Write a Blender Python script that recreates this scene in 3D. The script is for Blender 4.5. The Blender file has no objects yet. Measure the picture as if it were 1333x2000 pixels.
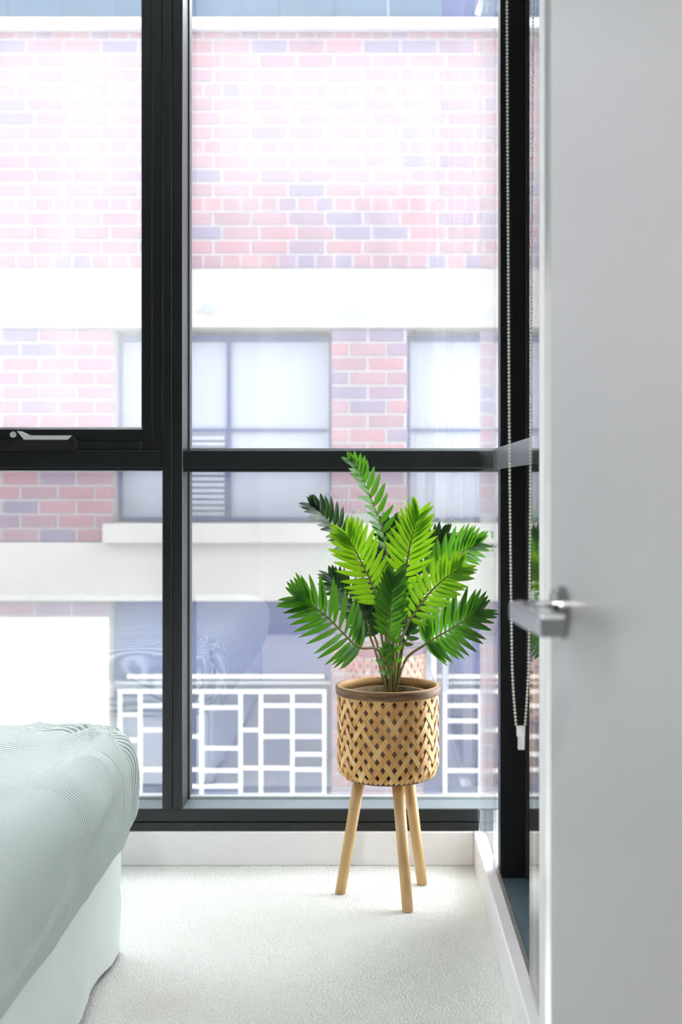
import bpy, bmesh, math, random
from mathutils import Vector, Matrix, noise

random.seed(7)
SC = bpy.context.scene
COL = SC.collection
PI = math.pi

# ------------------------------------------------------------------ camera, sky, lights, exposure
F = 2400.0                      # focal length in pixels of the 1333 x 2000 frame
VX, VY = 733.0, 950.0           # where the level view axis meets the frame
EYE = 1.05
cd = bpy.data.cameras.new('camera')
cam = bpy.data.objects.new('camera', cd)
COL.objects.link(cam)
cam.location = (0, 0, EYE)
cam.rotation_euler = (PI / 2, 0, 0)
cd.sensor_fit = 'VERTICAL'
cd.sensor_height = 36.0
cd.lens = 36.0 * F / 2000.0
cd.shift_x = -(VX - 666.5) / 2000.0
cd.shift_y = -(1000.0 - VY) / 2000.0
cd.clip_start = 0.02
cd.dof.use_dof = True
cd.dof.focus_distance = 2.8
cd.dof.aperture_fstop = 4.3
SC.camera = cam

w = bpy.data.worlds.new('overcast_sky')
SC.world = w
w.use_nodes = True
wb = w.node_tree.nodes['Background']
wb.inputs[0].default_value = (0.92, 0.96, 1.0, 1)
wb.inputs[1].default_value = 1.0

CEILING_LAMP_POWER = 0.0
HALL_FILL_POWER = 4.6  # strength of the added, unseen fill lamp

SC.view_settings.view_transform = 'Standard'
SC.view_settings.look = 'None'
SC.view_settings.gamma = 1.0
SC.view_settings.use_curve_mapping = False
SC.view_settings.exposure = 3.62
SC.cycles.max_bounces = 14
SC.cycles.diffuse_bounces = 6
SC.cycles.glossy_bounces = 6
SC.cycles.transmission_bounces = 8
SC.cycles.transparent_max_bounces = 24
SC.cycles.sample_clamp_indirect = 8.0
SC.cycles.caustics_reflective = False
SC.cycles.caustics_refractive = False


# ------------------------------------------------------------------ helpers
def at(x, y, Y):
    """a point of the place from where the photo shows it and how far away it stands"""
    return Vector(((x - VX) * Y / F, Y, EYE - (y - VY) * Y / F))


def PX(x, Y):
    return (x - VX) * Y / F


def PZ(y, Y):
    return EYE - (y - VY) * Y / F


def tag(o, label=None, cat=None, group=None, kind=None):
    if label: o['label'] = label
    if cat: o['category'] = cat
    if group: o['group'] = group
    if kind: o['kind'] = kind
    return o


def empty(name, loc=(0, 0, 0)):
    o = bpy.data.objects.new(name, None)
    COL.objects.link(o)
    o.location = loc
    o.empty_display_size = 0.05
    return o


def link(name, me, mats, parent=None):
    """one mesh object; world coordinates in the mesh"""
    o = bpy.data.objects.new(name, me)
    COL.objects.link(o)
    if not isinstance(mats, (list, tuple)): mats = [mats]
    if len(me.materials) == 0:
        for m in mats: me.materials.append(m)
    if parent is not None:
        o.parent = parent
        o.matrix_parent_inverse = parent_inv(parent)
    return o


def parent_inv(p):
    # every parent here is an Empty or mesh that is only translated
    t = Vector((0, 0, 0))
    q = p
    t = world_loc(q)
    return Matrix.Translation(-t)


WL = {}


def world_loc(q):
    return WL.get(q.name, Vector((0, 0, 0)))


def thing(name, label, cat, loc=(0, 0, 0), group=None, kind=None):
    o = empty(name, loc)
    WL[o.name] = Vector(loc)
    return tag(o, label, cat, group, kind)


def bm_obj(name, bm, mats, parent=None, smooth=False):
    me = bpy.data.meshes.new(name)
    bmesh.ops.recalc_face_normals(bm, faces=bm.faces[:])
    if smooth:
        for f in bm.faces: f.smooth = True
    bm.to_mesh(me)
    bm.free()
    return link(name, me, mats, parent)


def add_box(bm, lo, hi, bevel=0.0, seg=1, rot=None, mat=0):
    lo, hi = Vector(lo), Vector(hi)
    c, s = (lo + hi) / 2, hi - lo
    ge = bmesh.ops.create_cube(bm, size=1.0)
    vs = ge['verts']
    for v in vs:
        v.co = Vector((v.co.x * s.x, v.co.y * s.y, v.co.z * s.z))
    fs = set(f for v in vs for f in v.link_faces)
    if bevel > 0:
        es = list(set(e for v in vs for e in v.link_edges))
        r = bmesh.ops.bevel(bm, geom=es, offset=bevel, segments=seg, affect='EDGES', profile=0.5, clamp_overlap=True)
        fs = set(r['faces']) | set(f for f in fs if f.is_valid)
        vs = list(set(v for f in fs for v in f.verts))
    for f in fs:
        f.material_index = mat
    for v in vs:
        co = v.co
        if rot is not None: co = rot @ co
        v.co = co + c
    return vs


def box(name, lo, hi, m, parent=None, bevel=0.0, seg=1):
    bm = bmesh.new()
    add_box(bm, lo, hi, bevel, seg)
    return bm_obj(name, bm, m, parent)


def add_prism(bm, pts, y0, y1):
    """polygon in the XZ plane given as (x, z), extruded along Y"""
    a = [bm.verts.new((x, y0, z)) for x, z in pts]
    b = [bm.verts.new((x, y1, z)) for x, z in pts]
    bm.faces.new(a)
    bm.faces.new(b[::-1])
    n = len(pts)
    for i in range(n):
        bm.faces.new((a[i], a[(i + 1) % n], b[(i + 1) % n], b[i]))


def frame_of(t):
    t = t.normalized()
    u = Vector((0, 0, 1)) if abs(t.z) < 0.9 else Vector((1, 0, 0))
    s = t.cross(u).normalized()
    return s, s.cross(t).normalized()


def add_tube(bm, pts, radii, seg=8, cap=True):
    rings = []
    n = len(pts)
    for i, p in enumerate(pts):
        t = (pts[min(i + 1, n - 1)] - pts[max(i - 1, 0)])
        s, u = frame_of(t)
        r = radii[i] if isinstance(radii, (list, tuple)) else radii
        rings.append([bm.verts.new(p + s * (r * math.cos(2 * PI * k / seg)) + u * (r * math.sin(2 * PI * k / seg))) for k in range(seg)])
    for a, b in zip(rings[:-1], rings[1:]):
        for k in range(seg):
            bm.faces.new((a[k], a[(k + 1) % seg], b[(k + 1) % seg], b[k]))
    if cap:
        bm.faces.new(rings[0][::-1])
        bm.faces.new(rings[-1])


def add_lathe(bm, prof, c, seg=64, closed=False):
    """profile of (r, z) turned about the vertical through c"""
    rings = []
    for r, z in prof:
        rings.append([bm.verts.new((c[0] + r * math.cos(2 * PI * k / seg), c[1] + r * math.sin(2 * PI * k / seg), z)) for k in range(seg)])
    pairs = list(zip(rings[:-1], rings[1:]))
    if closed: pairs.append((rings[-1], rings[0]))
    for a, b in pairs:
        for k in range(seg):
            bm.faces.new((a[k], a[(k + 1) % seg], b[(k + 1) % seg], b[k]))
    return rings


def spline(pts, n):
    """Catmull-Rom through the points, n samples"""
    P = [2 * pts[0] - pts[1]] + list(pts) + [2 * pts[-1] - pts[-2]]
    m = len(pts) - 1
    out = []
    for i in range(n):
        u = i / (n - 1) * m
        k = min(int(u), m - 1)
        t = u - k
        a, b, c, d = P[k], P[k + 1], P[k + 2], P[k + 3]
        out.append(0.5 * ((2 * b) + (c - a) * t + (2 * a - 5 * b + 4 * c - d) * t * t + (3 * b - a - 3 * c + d) * t ** 3))
    return out


# ------------------------------------------------------------------ materials
def new_mat(name):
    m = bpy.data.materials.new(name)
    m.use_nodes = True
    nt = m.node_tree
    return m, nt, nt.nodes['Principled BSDF']


def plain(name, col, rough=0.5, metal=0.0, spec=0.5, var=0.0, scale=20.0, bump=0.0, bscale=200.0):
    m, nt, p = new_mat(name)
    p.inputs['Base Color'].default_value = (*col, 1)
    p.inputs['Roughness'].default_value = rough
    p.inputs['Metallic'].default_value = metal
    p.inputs['Specular IOR Level'].default_value = spec
    tc = nt.nodes.new('ShaderNodeTexCoord')
    if var > 0:
        nz = nt.nodes.new('ShaderNodeTexNoise')
        nz.inputs['Scale'].default_value = scale
        nz.inputs['Detail'].default_value = 4
        nt.links.new(tc.outputs['Object'], nz.inputs['Vector'])
        mr = nt.nodes.new('ShaderNodeMapRange')
        mr.inputs['From Min'].default_value = 0.3
        mr.inputs['From Max'].default_value = 0.7
        mr.inputs['To Min'].default_value = 1 - var
        mr.inputs['To Max'].default_value = 1 + var
        nt.links.new(nz.outputs['Fac'], mr.inputs['Value'])
        mx = nt.nodes.new('ShaderNodeVectorMath')
        mx.operation = 'SCALE'
        mx.inputs[0].default_value = col
        nt.links.new(mr.outputs[0], mx.inputs['Scale'])
        nt.links.new(mx.outputs[0], p.inputs['Base Color'])
    if bump > 0:
        nb = nt.nodes.new('ShaderNodeTexNoise')
        nb.inputs['Scale'].default_value = bscale
        nb.inputs['Detail'].default_value = 3
        nt.links.new(tc.outputs['Object'], nb.inputs['Vector'])
        b = nt.nodes.new('ShaderNodeBump')
        b.inputs['Strength'].default_value = bump
        b.inputs['Distance'].default_value = 0.002
        nt.links.new(nb.outputs['Fac'], b.inputs['Height'])
        nt.links.new(b.outputs[0], p.inputs['Normal'])
    return m


def glass_mat(name, f0, dust, tint=(1, 1, 1), haze_top=None, rough=0.0):
    """window glass: clear, mirror-like at grazing angles, with a film of dust and painted haze that scatters daylight"""
    m = bpy.data.materials.new(name)
    m.use_nodes = True
    nt = m.node_tree
    N, L = nt.nodes, nt.links
    N.clear()
    out = N.new('ShaderNodeOutputMaterial')
    tr = N.new('ShaderNodeBsdfTransparent'); tr.inputs[0].default_value = (*tint, 1)
    gl = N.new('ShaderNodeBsdfGlossy'); gl.inputs['Roughness'].default_value = rough
    lw = N.new('ShaderNodeLayerWeight'); lw.inputs[0].default_value = 0.5
    pw = N.new('ShaderNodeMath'); pw.operation = 'POWER'; pw.inputs[1].default_value = 5
    L.new(lw.outputs['Facing'], pw.inputs[0])
    mr = N.new('ShaderNodeMapRange'); mr.inputs['To Min'].default_value = f0; mr.inputs['To Max'].default_value = 1.0
    L.new(pw.outputs[0], mr.inputs['Value'])
    mx = N.new('ShaderNodeMixShader')
    L.new(mr.outputs[0], mx.inputs[0]); L.new(tr.outputs[0], mx.inputs[1]); L.new(gl.outputs[0], mx.inputs[2])
    last = mx
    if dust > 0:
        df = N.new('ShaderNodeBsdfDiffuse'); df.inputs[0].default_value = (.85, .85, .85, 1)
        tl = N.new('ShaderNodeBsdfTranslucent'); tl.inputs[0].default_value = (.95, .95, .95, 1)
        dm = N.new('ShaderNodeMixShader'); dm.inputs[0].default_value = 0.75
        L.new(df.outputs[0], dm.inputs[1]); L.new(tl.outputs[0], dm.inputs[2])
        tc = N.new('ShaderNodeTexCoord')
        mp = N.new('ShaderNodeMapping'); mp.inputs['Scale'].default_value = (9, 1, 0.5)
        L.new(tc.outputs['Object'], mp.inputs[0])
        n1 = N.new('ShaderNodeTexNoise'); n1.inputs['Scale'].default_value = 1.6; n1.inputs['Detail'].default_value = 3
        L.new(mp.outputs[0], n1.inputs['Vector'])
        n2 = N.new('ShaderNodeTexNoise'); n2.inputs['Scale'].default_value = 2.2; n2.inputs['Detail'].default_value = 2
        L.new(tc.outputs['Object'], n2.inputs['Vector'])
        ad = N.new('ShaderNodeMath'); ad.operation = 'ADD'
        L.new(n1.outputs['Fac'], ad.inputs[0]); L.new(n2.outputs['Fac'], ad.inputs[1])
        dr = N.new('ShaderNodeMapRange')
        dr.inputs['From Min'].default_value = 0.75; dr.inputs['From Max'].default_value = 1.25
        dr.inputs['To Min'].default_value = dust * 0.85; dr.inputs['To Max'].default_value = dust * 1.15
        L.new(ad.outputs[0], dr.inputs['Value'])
        if haze_top is not None:
            # reflected haze put into the film, graded by height and fading near the top
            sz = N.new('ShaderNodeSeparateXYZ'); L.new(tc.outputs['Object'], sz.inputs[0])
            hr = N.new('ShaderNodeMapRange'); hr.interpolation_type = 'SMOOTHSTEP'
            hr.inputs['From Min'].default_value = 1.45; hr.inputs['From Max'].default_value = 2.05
            hr.inputs['To Min'].default_value = 1.0; hr.inputs['To Max'].default_value = haze_top / dust
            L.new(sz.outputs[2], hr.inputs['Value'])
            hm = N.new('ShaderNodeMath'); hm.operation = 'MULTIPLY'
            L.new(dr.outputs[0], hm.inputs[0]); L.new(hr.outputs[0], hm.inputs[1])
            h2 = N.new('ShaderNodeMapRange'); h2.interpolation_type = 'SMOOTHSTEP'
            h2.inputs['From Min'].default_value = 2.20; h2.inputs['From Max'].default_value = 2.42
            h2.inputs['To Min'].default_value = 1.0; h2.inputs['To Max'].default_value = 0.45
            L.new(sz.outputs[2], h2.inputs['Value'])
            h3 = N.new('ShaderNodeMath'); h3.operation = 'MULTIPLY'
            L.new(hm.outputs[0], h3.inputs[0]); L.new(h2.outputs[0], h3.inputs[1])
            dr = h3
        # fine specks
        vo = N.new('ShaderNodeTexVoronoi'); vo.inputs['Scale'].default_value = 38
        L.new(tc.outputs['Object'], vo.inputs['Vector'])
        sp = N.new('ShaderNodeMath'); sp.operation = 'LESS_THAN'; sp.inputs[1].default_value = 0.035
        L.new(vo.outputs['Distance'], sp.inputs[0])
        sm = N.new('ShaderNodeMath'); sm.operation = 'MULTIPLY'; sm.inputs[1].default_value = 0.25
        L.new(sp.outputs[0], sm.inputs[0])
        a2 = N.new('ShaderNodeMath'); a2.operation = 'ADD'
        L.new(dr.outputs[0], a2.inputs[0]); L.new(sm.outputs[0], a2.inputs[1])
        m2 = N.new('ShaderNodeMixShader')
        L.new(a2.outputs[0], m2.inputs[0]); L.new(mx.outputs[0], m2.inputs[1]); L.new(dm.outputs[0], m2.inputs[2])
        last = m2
    L.new(last.outputs[0], out.inputs[0])
    return m


def leaf_mat(name, col, tcol, tw=0.45, rough=0.32):
    m, nt, p = new_mat(name)
    N, L = nt.nodes, nt.links
    out = N['Material Output']
    tc = N.new('ShaderNodeTexCoord')
    nz = N.new('ShaderNodeTexNoise'); nz.inputs['Scale'].default_value = 25; nz.inputs['Detail'].default_value = 3
    L.new(tc.outputs['Object'], nz.inputs['Vector'])
    # fine length-wise veins from the leaflet's own UV
    uv = N.new('ShaderNodeUVMap')
    sx = N.new('ShaderNodeSeparateXYZ'); L.new(uv.outputs[0], sx.inputs[0])
    wv = N.new('ShaderNodeMath'); wv.operation = 'MULTIPLY'; wv.inputs[1].default_value = 44.0
    L.new(sx.outputs[0], wv.inputs[0])
    sn = N.new('ShaderNodeMath'); sn.operation = 'SINE'; L.new(wv.outputs[0], sn.inputs[0])
    ramp = N.new('ShaderNodeMix'); ramp.data_type = 'RGBA'
    ramp.inputs['A'].default_value = (*[c * 0.6 for c in col], 1)
    ramp.inputs['B'].default_value = (*[c * 1.4 for c in col], 1)
    oi = N.new('ShaderNodeObjectInfo')
    av = N.new('ShaderNodeMath'); av.operation = 'MULTIPLY_ADD'; av.inputs[1].default_value = 0.7
    L.new(oi.outputs['Random'], av.inputs[0])
    hf = N.new('ShaderNodeMath'); hf.operation = 'MULTIPLY'; hf.inputs[1].default_value = 0.3
    L.new(nz.outputs['Fac'], hf.inputs[0]); L.new(hf.outputs[0], av.inputs[2])
    L.new(av.outputs[0], ramp.inputs['Factor'])
    L.new(ramp.outputs['Result'], p.inputs['Base Color'])
    p.inputs['Roughness'].default_value = rough
    p.inputs['Specular IOR Level'].default_value = 0.55
    b = N.new('ShaderNodeBump'); b.inputs['Strength'].default_value = 0.35; b.inputs['Distance'].default_value = 0.0006
    L.new(sn.outputs[0], b.inputs['Height']); L.new(b.outputs[0], p.inputs['Normal'])
    tl = N.new('ShaderNodeBsdfTranslucent'); tl.inputs[0].default_value = (*tcol, 1)
    mx = N.new('ShaderNodeMixShader'); mx.inputs[0].default_value = tw
    L.new(p.outputs[0], mx.inputs[1]); L.new(tl.outputs[0], mx.inputs[2])
    L.new(mx.outputs[0], out.inputs[0])
    return m


def wood_mat(name, c1, c2, rough=0.5, scale=(60, 60, 6)):
    m, nt, p = new_mat(name)
    N, L = nt.nodes, nt.links
    tc = N.new('ShaderNodeTexCoord')
    mp = N.new('ShaderNodeMapping'); mp.inputs['Scale'].default_value = scale
    L.new(tc.outputs['Object'], mp.inputs[0])
    nz = N.new('ShaderNodeTexNoise'); nz.inputs['Scale'].default_value = 1.0; nz.inputs['Detail'].default_value = 5
    L.new(mp.outputs[0], nz.inputs['Vector'])
    mr = N.new('ShaderNodeMapRange'); mr.inputs['From Min'].default_value = .3; mr.inputs['From Max'].default_value = .7
    L.new(nz.outputs['Fac'], mr.inputs['Value'])
    mx = N.new('ShaderNodeMix'); mx.data_type = 'RGBA'
    mx.inputs['A'].default_value = (*c1, 1); mx.inputs['B'].default_value = (*c2, 1)
    L.new(mr.outputs[0], mx.inputs['Factor'])
    L.new(mx.outputs['Result'], p.inputs['Base Color'])
    p.inputs['Roughness'].default_value = rough
    b = N.new('ShaderNodeBump'); b.inputs['Strength'].default_value = 0.2; b.inputs['Distance'].default_value = 0.001
    L.new(nz.outputs['Fac'], b.inputs['Height']); L.new(b.outputs[0], p.inputs['Normal'])
    return m


def carpet_mat():
    m, nt, p = new_mat('carpet')
    N, L = nt.nodes, nt.links
    tc = N.new('ShaderNodeTexCoord')
    n1 = N.new('ShaderNodeTexNoise'); n1.inputs['Scale'].default_value = 210; n1.inputs['Detail'].default_value = 3
    n2 = N.new('ShaderNodeTexNoise'); n2.inputs['Scale'].default_value = 7; n2.inputs['Detail'].default_value = 3
    n3 = N.new('ShaderNodeTexVoronoi'); n3.inputs['Scale'].default_value = 260
    for n in (n1, n2, n3): L.new(tc.outputs['Object'], n.inputs['Vector'])
    mx = N.new('ShaderNodeMix'); mx.data_type = 'RGBA'
    mx.inputs['A'].default_value = (.66, .67, .62, 1); mx.inputs['B'].default_value = (.88, .89, .84, 1)
    mr = N.new('ShaderNodeMapRange'); mr.inputs['From Min'].default_value = .25; mr.inputs['From Max'].default_value = .6
    L.new(n1.outputs['Fac'], mr.inputs['Value']); L.new(mr.outputs[0], mx.inputs['Factor'])
    # a faint reddish stain near the bed
    mp = N.new('ShaderNodeMapping'); mp.inputs['Location'].default_value = (0.435, -2.49, 0)
    L.new(tc.outputs['Object'], mp.inputs[0])
    ln = N.new('ShaderNodeVectorMath'); ln.operation = 'LENGTH'; L.new(mp.outputs[0], ln.inputs[0])
    st = N.new('ShaderNodeMapRange'); st.inputs['From Min'].default_value = 0.02; st.inputs['From Max'].default_value = 0.09
    st.inputs['To Min'].default_value = 0.35; st.inputs['To Max'].default_value = 0.0
    L.new(ln.outputs['Value'], st.inputs['Value'])
    sm = N.new('ShaderNodeMath'); sm.operation = 'MULTIPLY'; L.new(st.outputs[0], sm.inputs[0]); L.new(n2.outputs['Fac'], sm.inputs[1])
    m2 = N.new('ShaderNodeMix'); m2.data_type = 'RGBA'
    L.new(sm.outputs[0], m2.inputs['Factor']); L.new(mx.outputs['Result'], m2.inputs['A'])
    m2.inputs['B'].default_value = (.62, .45, .40, 1)
    L.new(m2.outputs['Result'], p.inputs['Base Color'])
    p.inputs['Roughness'].default_value = 0.95
    p.inputs['Specular IOR Level'].default_value = 0.1
    ad = N.new('ShaderNodeMath'); ad.operation = 'ADD'; L.new(n1.outputs['Fac'], ad.inputs[0]); L.new(n3.outputs['Distance'], ad.inputs[1])
    b = N.new('ShaderNodeBump'); b.inputs['Strength'].default_value = 0.9; b.inputs['Distance'].default_value = 0.004
    L.new(ad.outputs[0], b.inputs['Height']); L.new(b.outputs[0], p.inputs['Normal'])
    return m


def quilt_mat():
    m, nt, p = new_mat('striped_cotton')
    N, L = nt.nodes, nt.links
    tc = N.new('ShaderNodeTexCoord')
    wv = N.new('ShaderNodeTexWave'); wv.bands_direction = 'Y'; wv.wave_type = 'BANDS'
    wv.inputs['Scale'].default_value = 34.0
    wv.inputs['Distortion'].default_value = 0.7
    wv.inputs['Detail'].default_value = 1.0
    wv.inputs['Detail Scale'].default_value = 0.12
    L.new(tc.outputs['Object'], wv.inputs['Vector'])
    nz = N.new('ShaderNodeTexNoise'); nz.inputs['Scale'].default_value = 160; nz.inputs['Detail'].default_value = 3
    L.new(tc.outputs['Object'], nz.inputs['Vector'])
    mx = N.new('ShaderNodeMix'); mx.data_type = 'RGBA'
    mx.inputs['A'].default_value = (.28, .345, .325, 1); mx.inputs['B'].default_value = (.70, .77, .745, 1)
    L.new(wv.outputs['Fac'], mx.inputs['Factor'])
    L.new(mx.outputs['Result'], p.inputs['Base Color'])
    p.inputs['Roughness'].default_value = 0.85
    p.inputs['Specular IOR Level'].default_value = 0.2
    mu = N.new('ShaderNodeMath'); mu.operation = 'MULTIPLY_ADD'; mu.inputs[1].default_value = 0.4
    L.new(nz.outputs['Fac'], mu.inputs[0]); L.new(wv.outputs['Fac'], mu.inputs[2])
    b = N.new('ShaderNodeBump'); b.inputs['Strength'].default_value = 0.5; b.inputs['Distance'].default_value = 0.002
    L.new(mu.outputs[0], b.inputs['Height']); L.new(b.outputs[0], p.inputs['Normal'])
    return m


def emit(name, col, s):
    m = bpy.data.materials.new(name)
    m.use_nodes = True
    nt = m.node_tree
    nt.nodes.clear()
    e = nt.nodes.new('ShaderNodeEmission'); e.inputs[0].default_value = (*col, 1); e.inputs[1].default_value = s
    o = nt.nodes.new('ShaderNodeOutputMaterial')
    nt.links.new(e.outputs[0], o.inputs[0])
    return m


M = {}
M['wall'] = plain('white_wall_paint', (.80, .80, .79), .7, var=.01, scale=6)
M['dimfront'] = plain('darkened_unseen_wall', (.09, .09, .095), .7)  # unseen wall darkened so its reflection stays off the glass
M['dimhall'] = plain('darkened_unseen_hall', (.16, .16, .165), .7)  # unseen hall darkened so its reflection stays off the glass
M['trim'] = plain('white_gloss_trim', (.80, .79, .80), .35, var=.02, scale=30)
M['ceiling'] = plain('ceiling_paint', (.82, .82, .81), .8)
M['carpet'] = carpet_mat()
M['frame'] = plain('charcoal_powder_coat', (.0065, .009, .010), .38, spec=.5, var=.10, scale=12, bump=.05, bscale=900)
M['black'] = plain('black_jamb_paint', (.004, .005, .006), .45, spec=.3)
M['browngasket'] = plain('brown_rubber_seal', (.020, .014, .012), .6)
M['gasket'] = plain('pale_glazing_bead', (.55, .60, .60), .35, metal=.3)
M['alu'] = plain('satin_aluminium', (.15, .17, .18), .35, metal=.6)
M['greypanel'] = plain('pale_grey_flashing', (.50, .55, .60), .45)
M['sillsheen'] = plain('sill_sky_sheen', (.17, .205, .225), .3)  # sky's reflection on the dark ledge put into the colour
M['slate'] = plain('blue_grey_sill_paint', (.10, .16, .20), .45, var=.15, scale=25)
M['steelstrip'] = plain('dull_metal_strip', (.30, .28, .26), .4, metal=.5)
M['chrome'] = plain('polished_nickel', (.80, .82, .81), .25, metal=.25)
M['satin'] = plain('satin_steel', (.40, .41, .42), .2, metal=1.0)
M['handleblack'] = plain('black_plastic', (.012, .011, .010), .4)
M['glass'] = glass_mat('dusty_hazy_window_glass', .11, .060, haze_top=.096)
M['lowglass'] = glass_mat('coated_lower_glass', .28, .048)
M['sashglass'] = glass_mat('dusty_hazy_sash_glass', .10, .120, haze_top=.108)
M['sideglass'] = glass_mat('side_window_glass', .06, .02)
M['door'] = plain('door_satin_white', (.54, .54, .54), .45, var=.01, scale=3)
M['bead'] = plain('nickel_bead', (.72, .71, .62), .3, metal=.5)
M['clear'] = plain('clear_plastic', (.80, .82, .82), .2, var=.1, scale=80)
M['quilt'] = quilt_mat()
M['valance'] = plain('white_valance_cotton', (.80, .86, .85), .85, spec=.2, bump=.15, bscale=300)
M['bamboo'] = wood_mat('bamboo_strip', (.60, .30, .085), (.76, .44, .15), .5, (50, 50, 20))
M['bamboo2'] = wood_mat('bamboo_strip_pale', (.74, .44, .15), (.86, .56, .23), .5, (50, 50, 20))
M['rim'] = wood_mat('weathered_bamboo_rim', (.09, .045, .018), (.24, .13, .055), .55, (20, 20, 140))
M['rimlight'] = wood_mat('pale_bamboo_rim', (.45, .24, .09), (.60, .36, .15), .5, (20, 20, 120))
M['legwood'] = wood_mat('pale_leg_timber', (.52, .33, .13), (.64, .43, .20), .45, (50, 50, 8))
M['liner'] = plain('liner_film', (.24, .17, .12), .35, var=.35, scale=70)
M['pot'] = plain('moss_fibre_pot', (.14, .10, .05), .9, var=.3, scale=60, bump=.5, bscale=120)
M['soil'] = plain('potting_mix', (.09, .06, .035), .95, var=.4, scale=90, bump=.8, bscale=110)
M['stem'] = plain('olive_stem', (.20, .19, .06), .5, var=.25, scale=40)
M['leaf_bright'] = leaf_mat('young_backlit_leaf', (.12, .30, .012), (.30, .60, .012), .50)  # young frond tone, with window light through it put into the colour
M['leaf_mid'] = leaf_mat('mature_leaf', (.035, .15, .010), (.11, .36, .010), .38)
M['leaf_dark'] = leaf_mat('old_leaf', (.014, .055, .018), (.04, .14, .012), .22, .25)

BR = [(0.0747, 0.0266, 0.0361), (0.0605, 0.0253, 0.0382), (0.0484, 0.0253, 0.0456), (0.0807, 0.0323, 0.0403), (0.0363, 0.0245, 0.0482), (0.0667, 0.0299, 0.043)]
M['brick'] = [plain('brick_face_%s' % n, c, .9, var=.22, scale=9, bump=.3, bscale=60) for n, c in
              zip(('red', 'plum', 'mauve', 'salmon', 'slate', 'rose'), BR)]
M['mortar'] = plain('pale_mortar', (.100, .096, .098), .95, var=.1, scale=15)
M['render'] = plain('cream_render', (.135, .130, .120), .9, var=.06, scale=4)
M['plinthglare'] = plain('plinth_glare', (.20, .20, .205), .9, var=.05, scale=3)  # glare of the reflected bed put into the colour
M['band'] = plain('cream_band_render', (.103, .099, .090), .9, var=.06, scale=4)
M['spall'] = plain('grey_spalled_render', (.08, .083, .09), .95, var=.3, scale=40)
M['whitemetal'] = plain('white_painted_metal', (.22, .225, .23), .5)
M['paper'], _nt, _p = new_mat('white_paper')
_t = _nt.nodes.new('ShaderNodeBsdfTranslucent'); _t.inputs[0].default_value = (.9, .9, .9, 1)
_m = _nt.nodes.new('ShaderNodeMixShader'); _m.inputs[0].default_value = .6
_nt.links.new(_p.outputs[0], _m.inputs[1]); _nt.links.new(_t.outputs[0], _m.inputs[2])
_nt.links.new(_m.outputs[0], _nt.nodes['Material Output'].inputs[0])
_p.inputs['Base Color'].default_value = (.88, .88, .88, 1); _p.inputs['Roughness'].default_value = .7
M['bluecladding'] = plain('pale_blue_cladding', (.006, .022, .044), .7, spec=.1, var=.15, scale=5)
M['bluedark'] = plain('deep_blue_cladding', (.002, .008, .045), .7, spec=.1, var=.15, scale=5)
M['bluewin'] = plain('indigo_window_frame', (.016, .021, .06), .7, spec=.1)
M['indigo'] = plain('indigo_shopfront_glass', (.005, .011, .060), .6, spec=.1, var=.2, scale=3)
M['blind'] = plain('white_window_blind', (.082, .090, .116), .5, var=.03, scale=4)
M['asphalt'] = plain('lane_paving', (.20, .20, .20), .9, var=.2, scale=6)
M['filldisc'] = emit('fill_disc_glow', (1, .96, .90), 3.0)  # glowing face of the added fill lamp

# ------------------------------------------------------------------ the room shell
YB = 3.41                       # inner face of the window frame
YG = 3.54                       # glass plane
KX = 0.273                      # inner face of the right-hand kerb
KO = 0.3075                     # its outer edge
CEIL = 2.6
JYW = 3.072

o = box('floor', (-2.7, -1.6, -.12), (KO + .02, YB + .02, 0), M['carpet'])
tag(o, 'pale grey-white loop pile carpet covering the bedroom floor', 'floor', kind='structure')
o = box('ceiling', (-2.8, -1.6, CEIL), (1.2, YG + .04, CEIL + .1), M['ceiling'])
tag(o, 'white ceiling above the bedroom, out of the frame', 'ceiling', kind='structure')
o = box('wall_left', (-2.8, -1.6, 0), (-2.7, YG + .04, CEIL), M['wall'])
tag(o, 'white painted side wall beyond the bed', 'wall', kind='structure')
# wall with the doorway we look through, and the hall behind; unseen, darkened to dim reflections
bm = bmesh.new()
add_box(bm, (-2.7, .38, 0), (-.62, .50, CEIL))
add_box(bm, (.36, .38, 0), (1.2, .50, CEIL))
add_box(bm, (-.62, .38, 2.08), (.36, .50, CEIL))
o = bm_obj('wall_front', bm, M['dimfront'])
tag(o, 'unseen wall around the doorway, darkened to dim its reflection in the glass', 'wall', kind='structure')
o = box('wall_hall', (.62, -1.6, 0), (.72, .38, CEIL), M['dimhall'])
tag(o, 'unseen hall wall behind the viewer, darkened to dim its reflection', 'wall', kind='structure')
o = box('added_hall_wall_left', (-.92, -1.6, 0), (-.82, .38, CEIL), M['dimhall'])  # added unseen, narrows the hall to cut the fill light
tag(o, 'unseen darkened hall wall added on the left to cut fill light', 'wall', kind='structure')
o = box('added_hall_wall_end', (-.92, -1.7, 0), (.72, -1.6, CEIL), M['dimhall'])  # added unseen, shuts out sky that would reflect in the glass
tag(o, 'unseen darkened hall end wall added to shut out the sky behind the viewer', 'wall', kind='structure')
o = box('sky_blocker', (.72, 1.93, -.1), (.80, JYW, CEIL), M['black'])  # added unseen, blocks sky light from the right
tag(o, 'unseen dark blocker added beyond the side glazing against sky light', 'wall', kind='structure')
# white wall end beyond the door, right
bm = bmesh.new()
add_box(bm, (PX(1053.5, 1.93), 1.87, 0), (1.2, 1.93, CEIL), .004, 2)
add_box(bm, (.46, .50, 0), (.56, 1.87, CEIL))
o = bm_obj('wall_right', bm, M['wall'])
tag(o, 'white wall end just behind the open door', 'wall', kind='structure')

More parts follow.
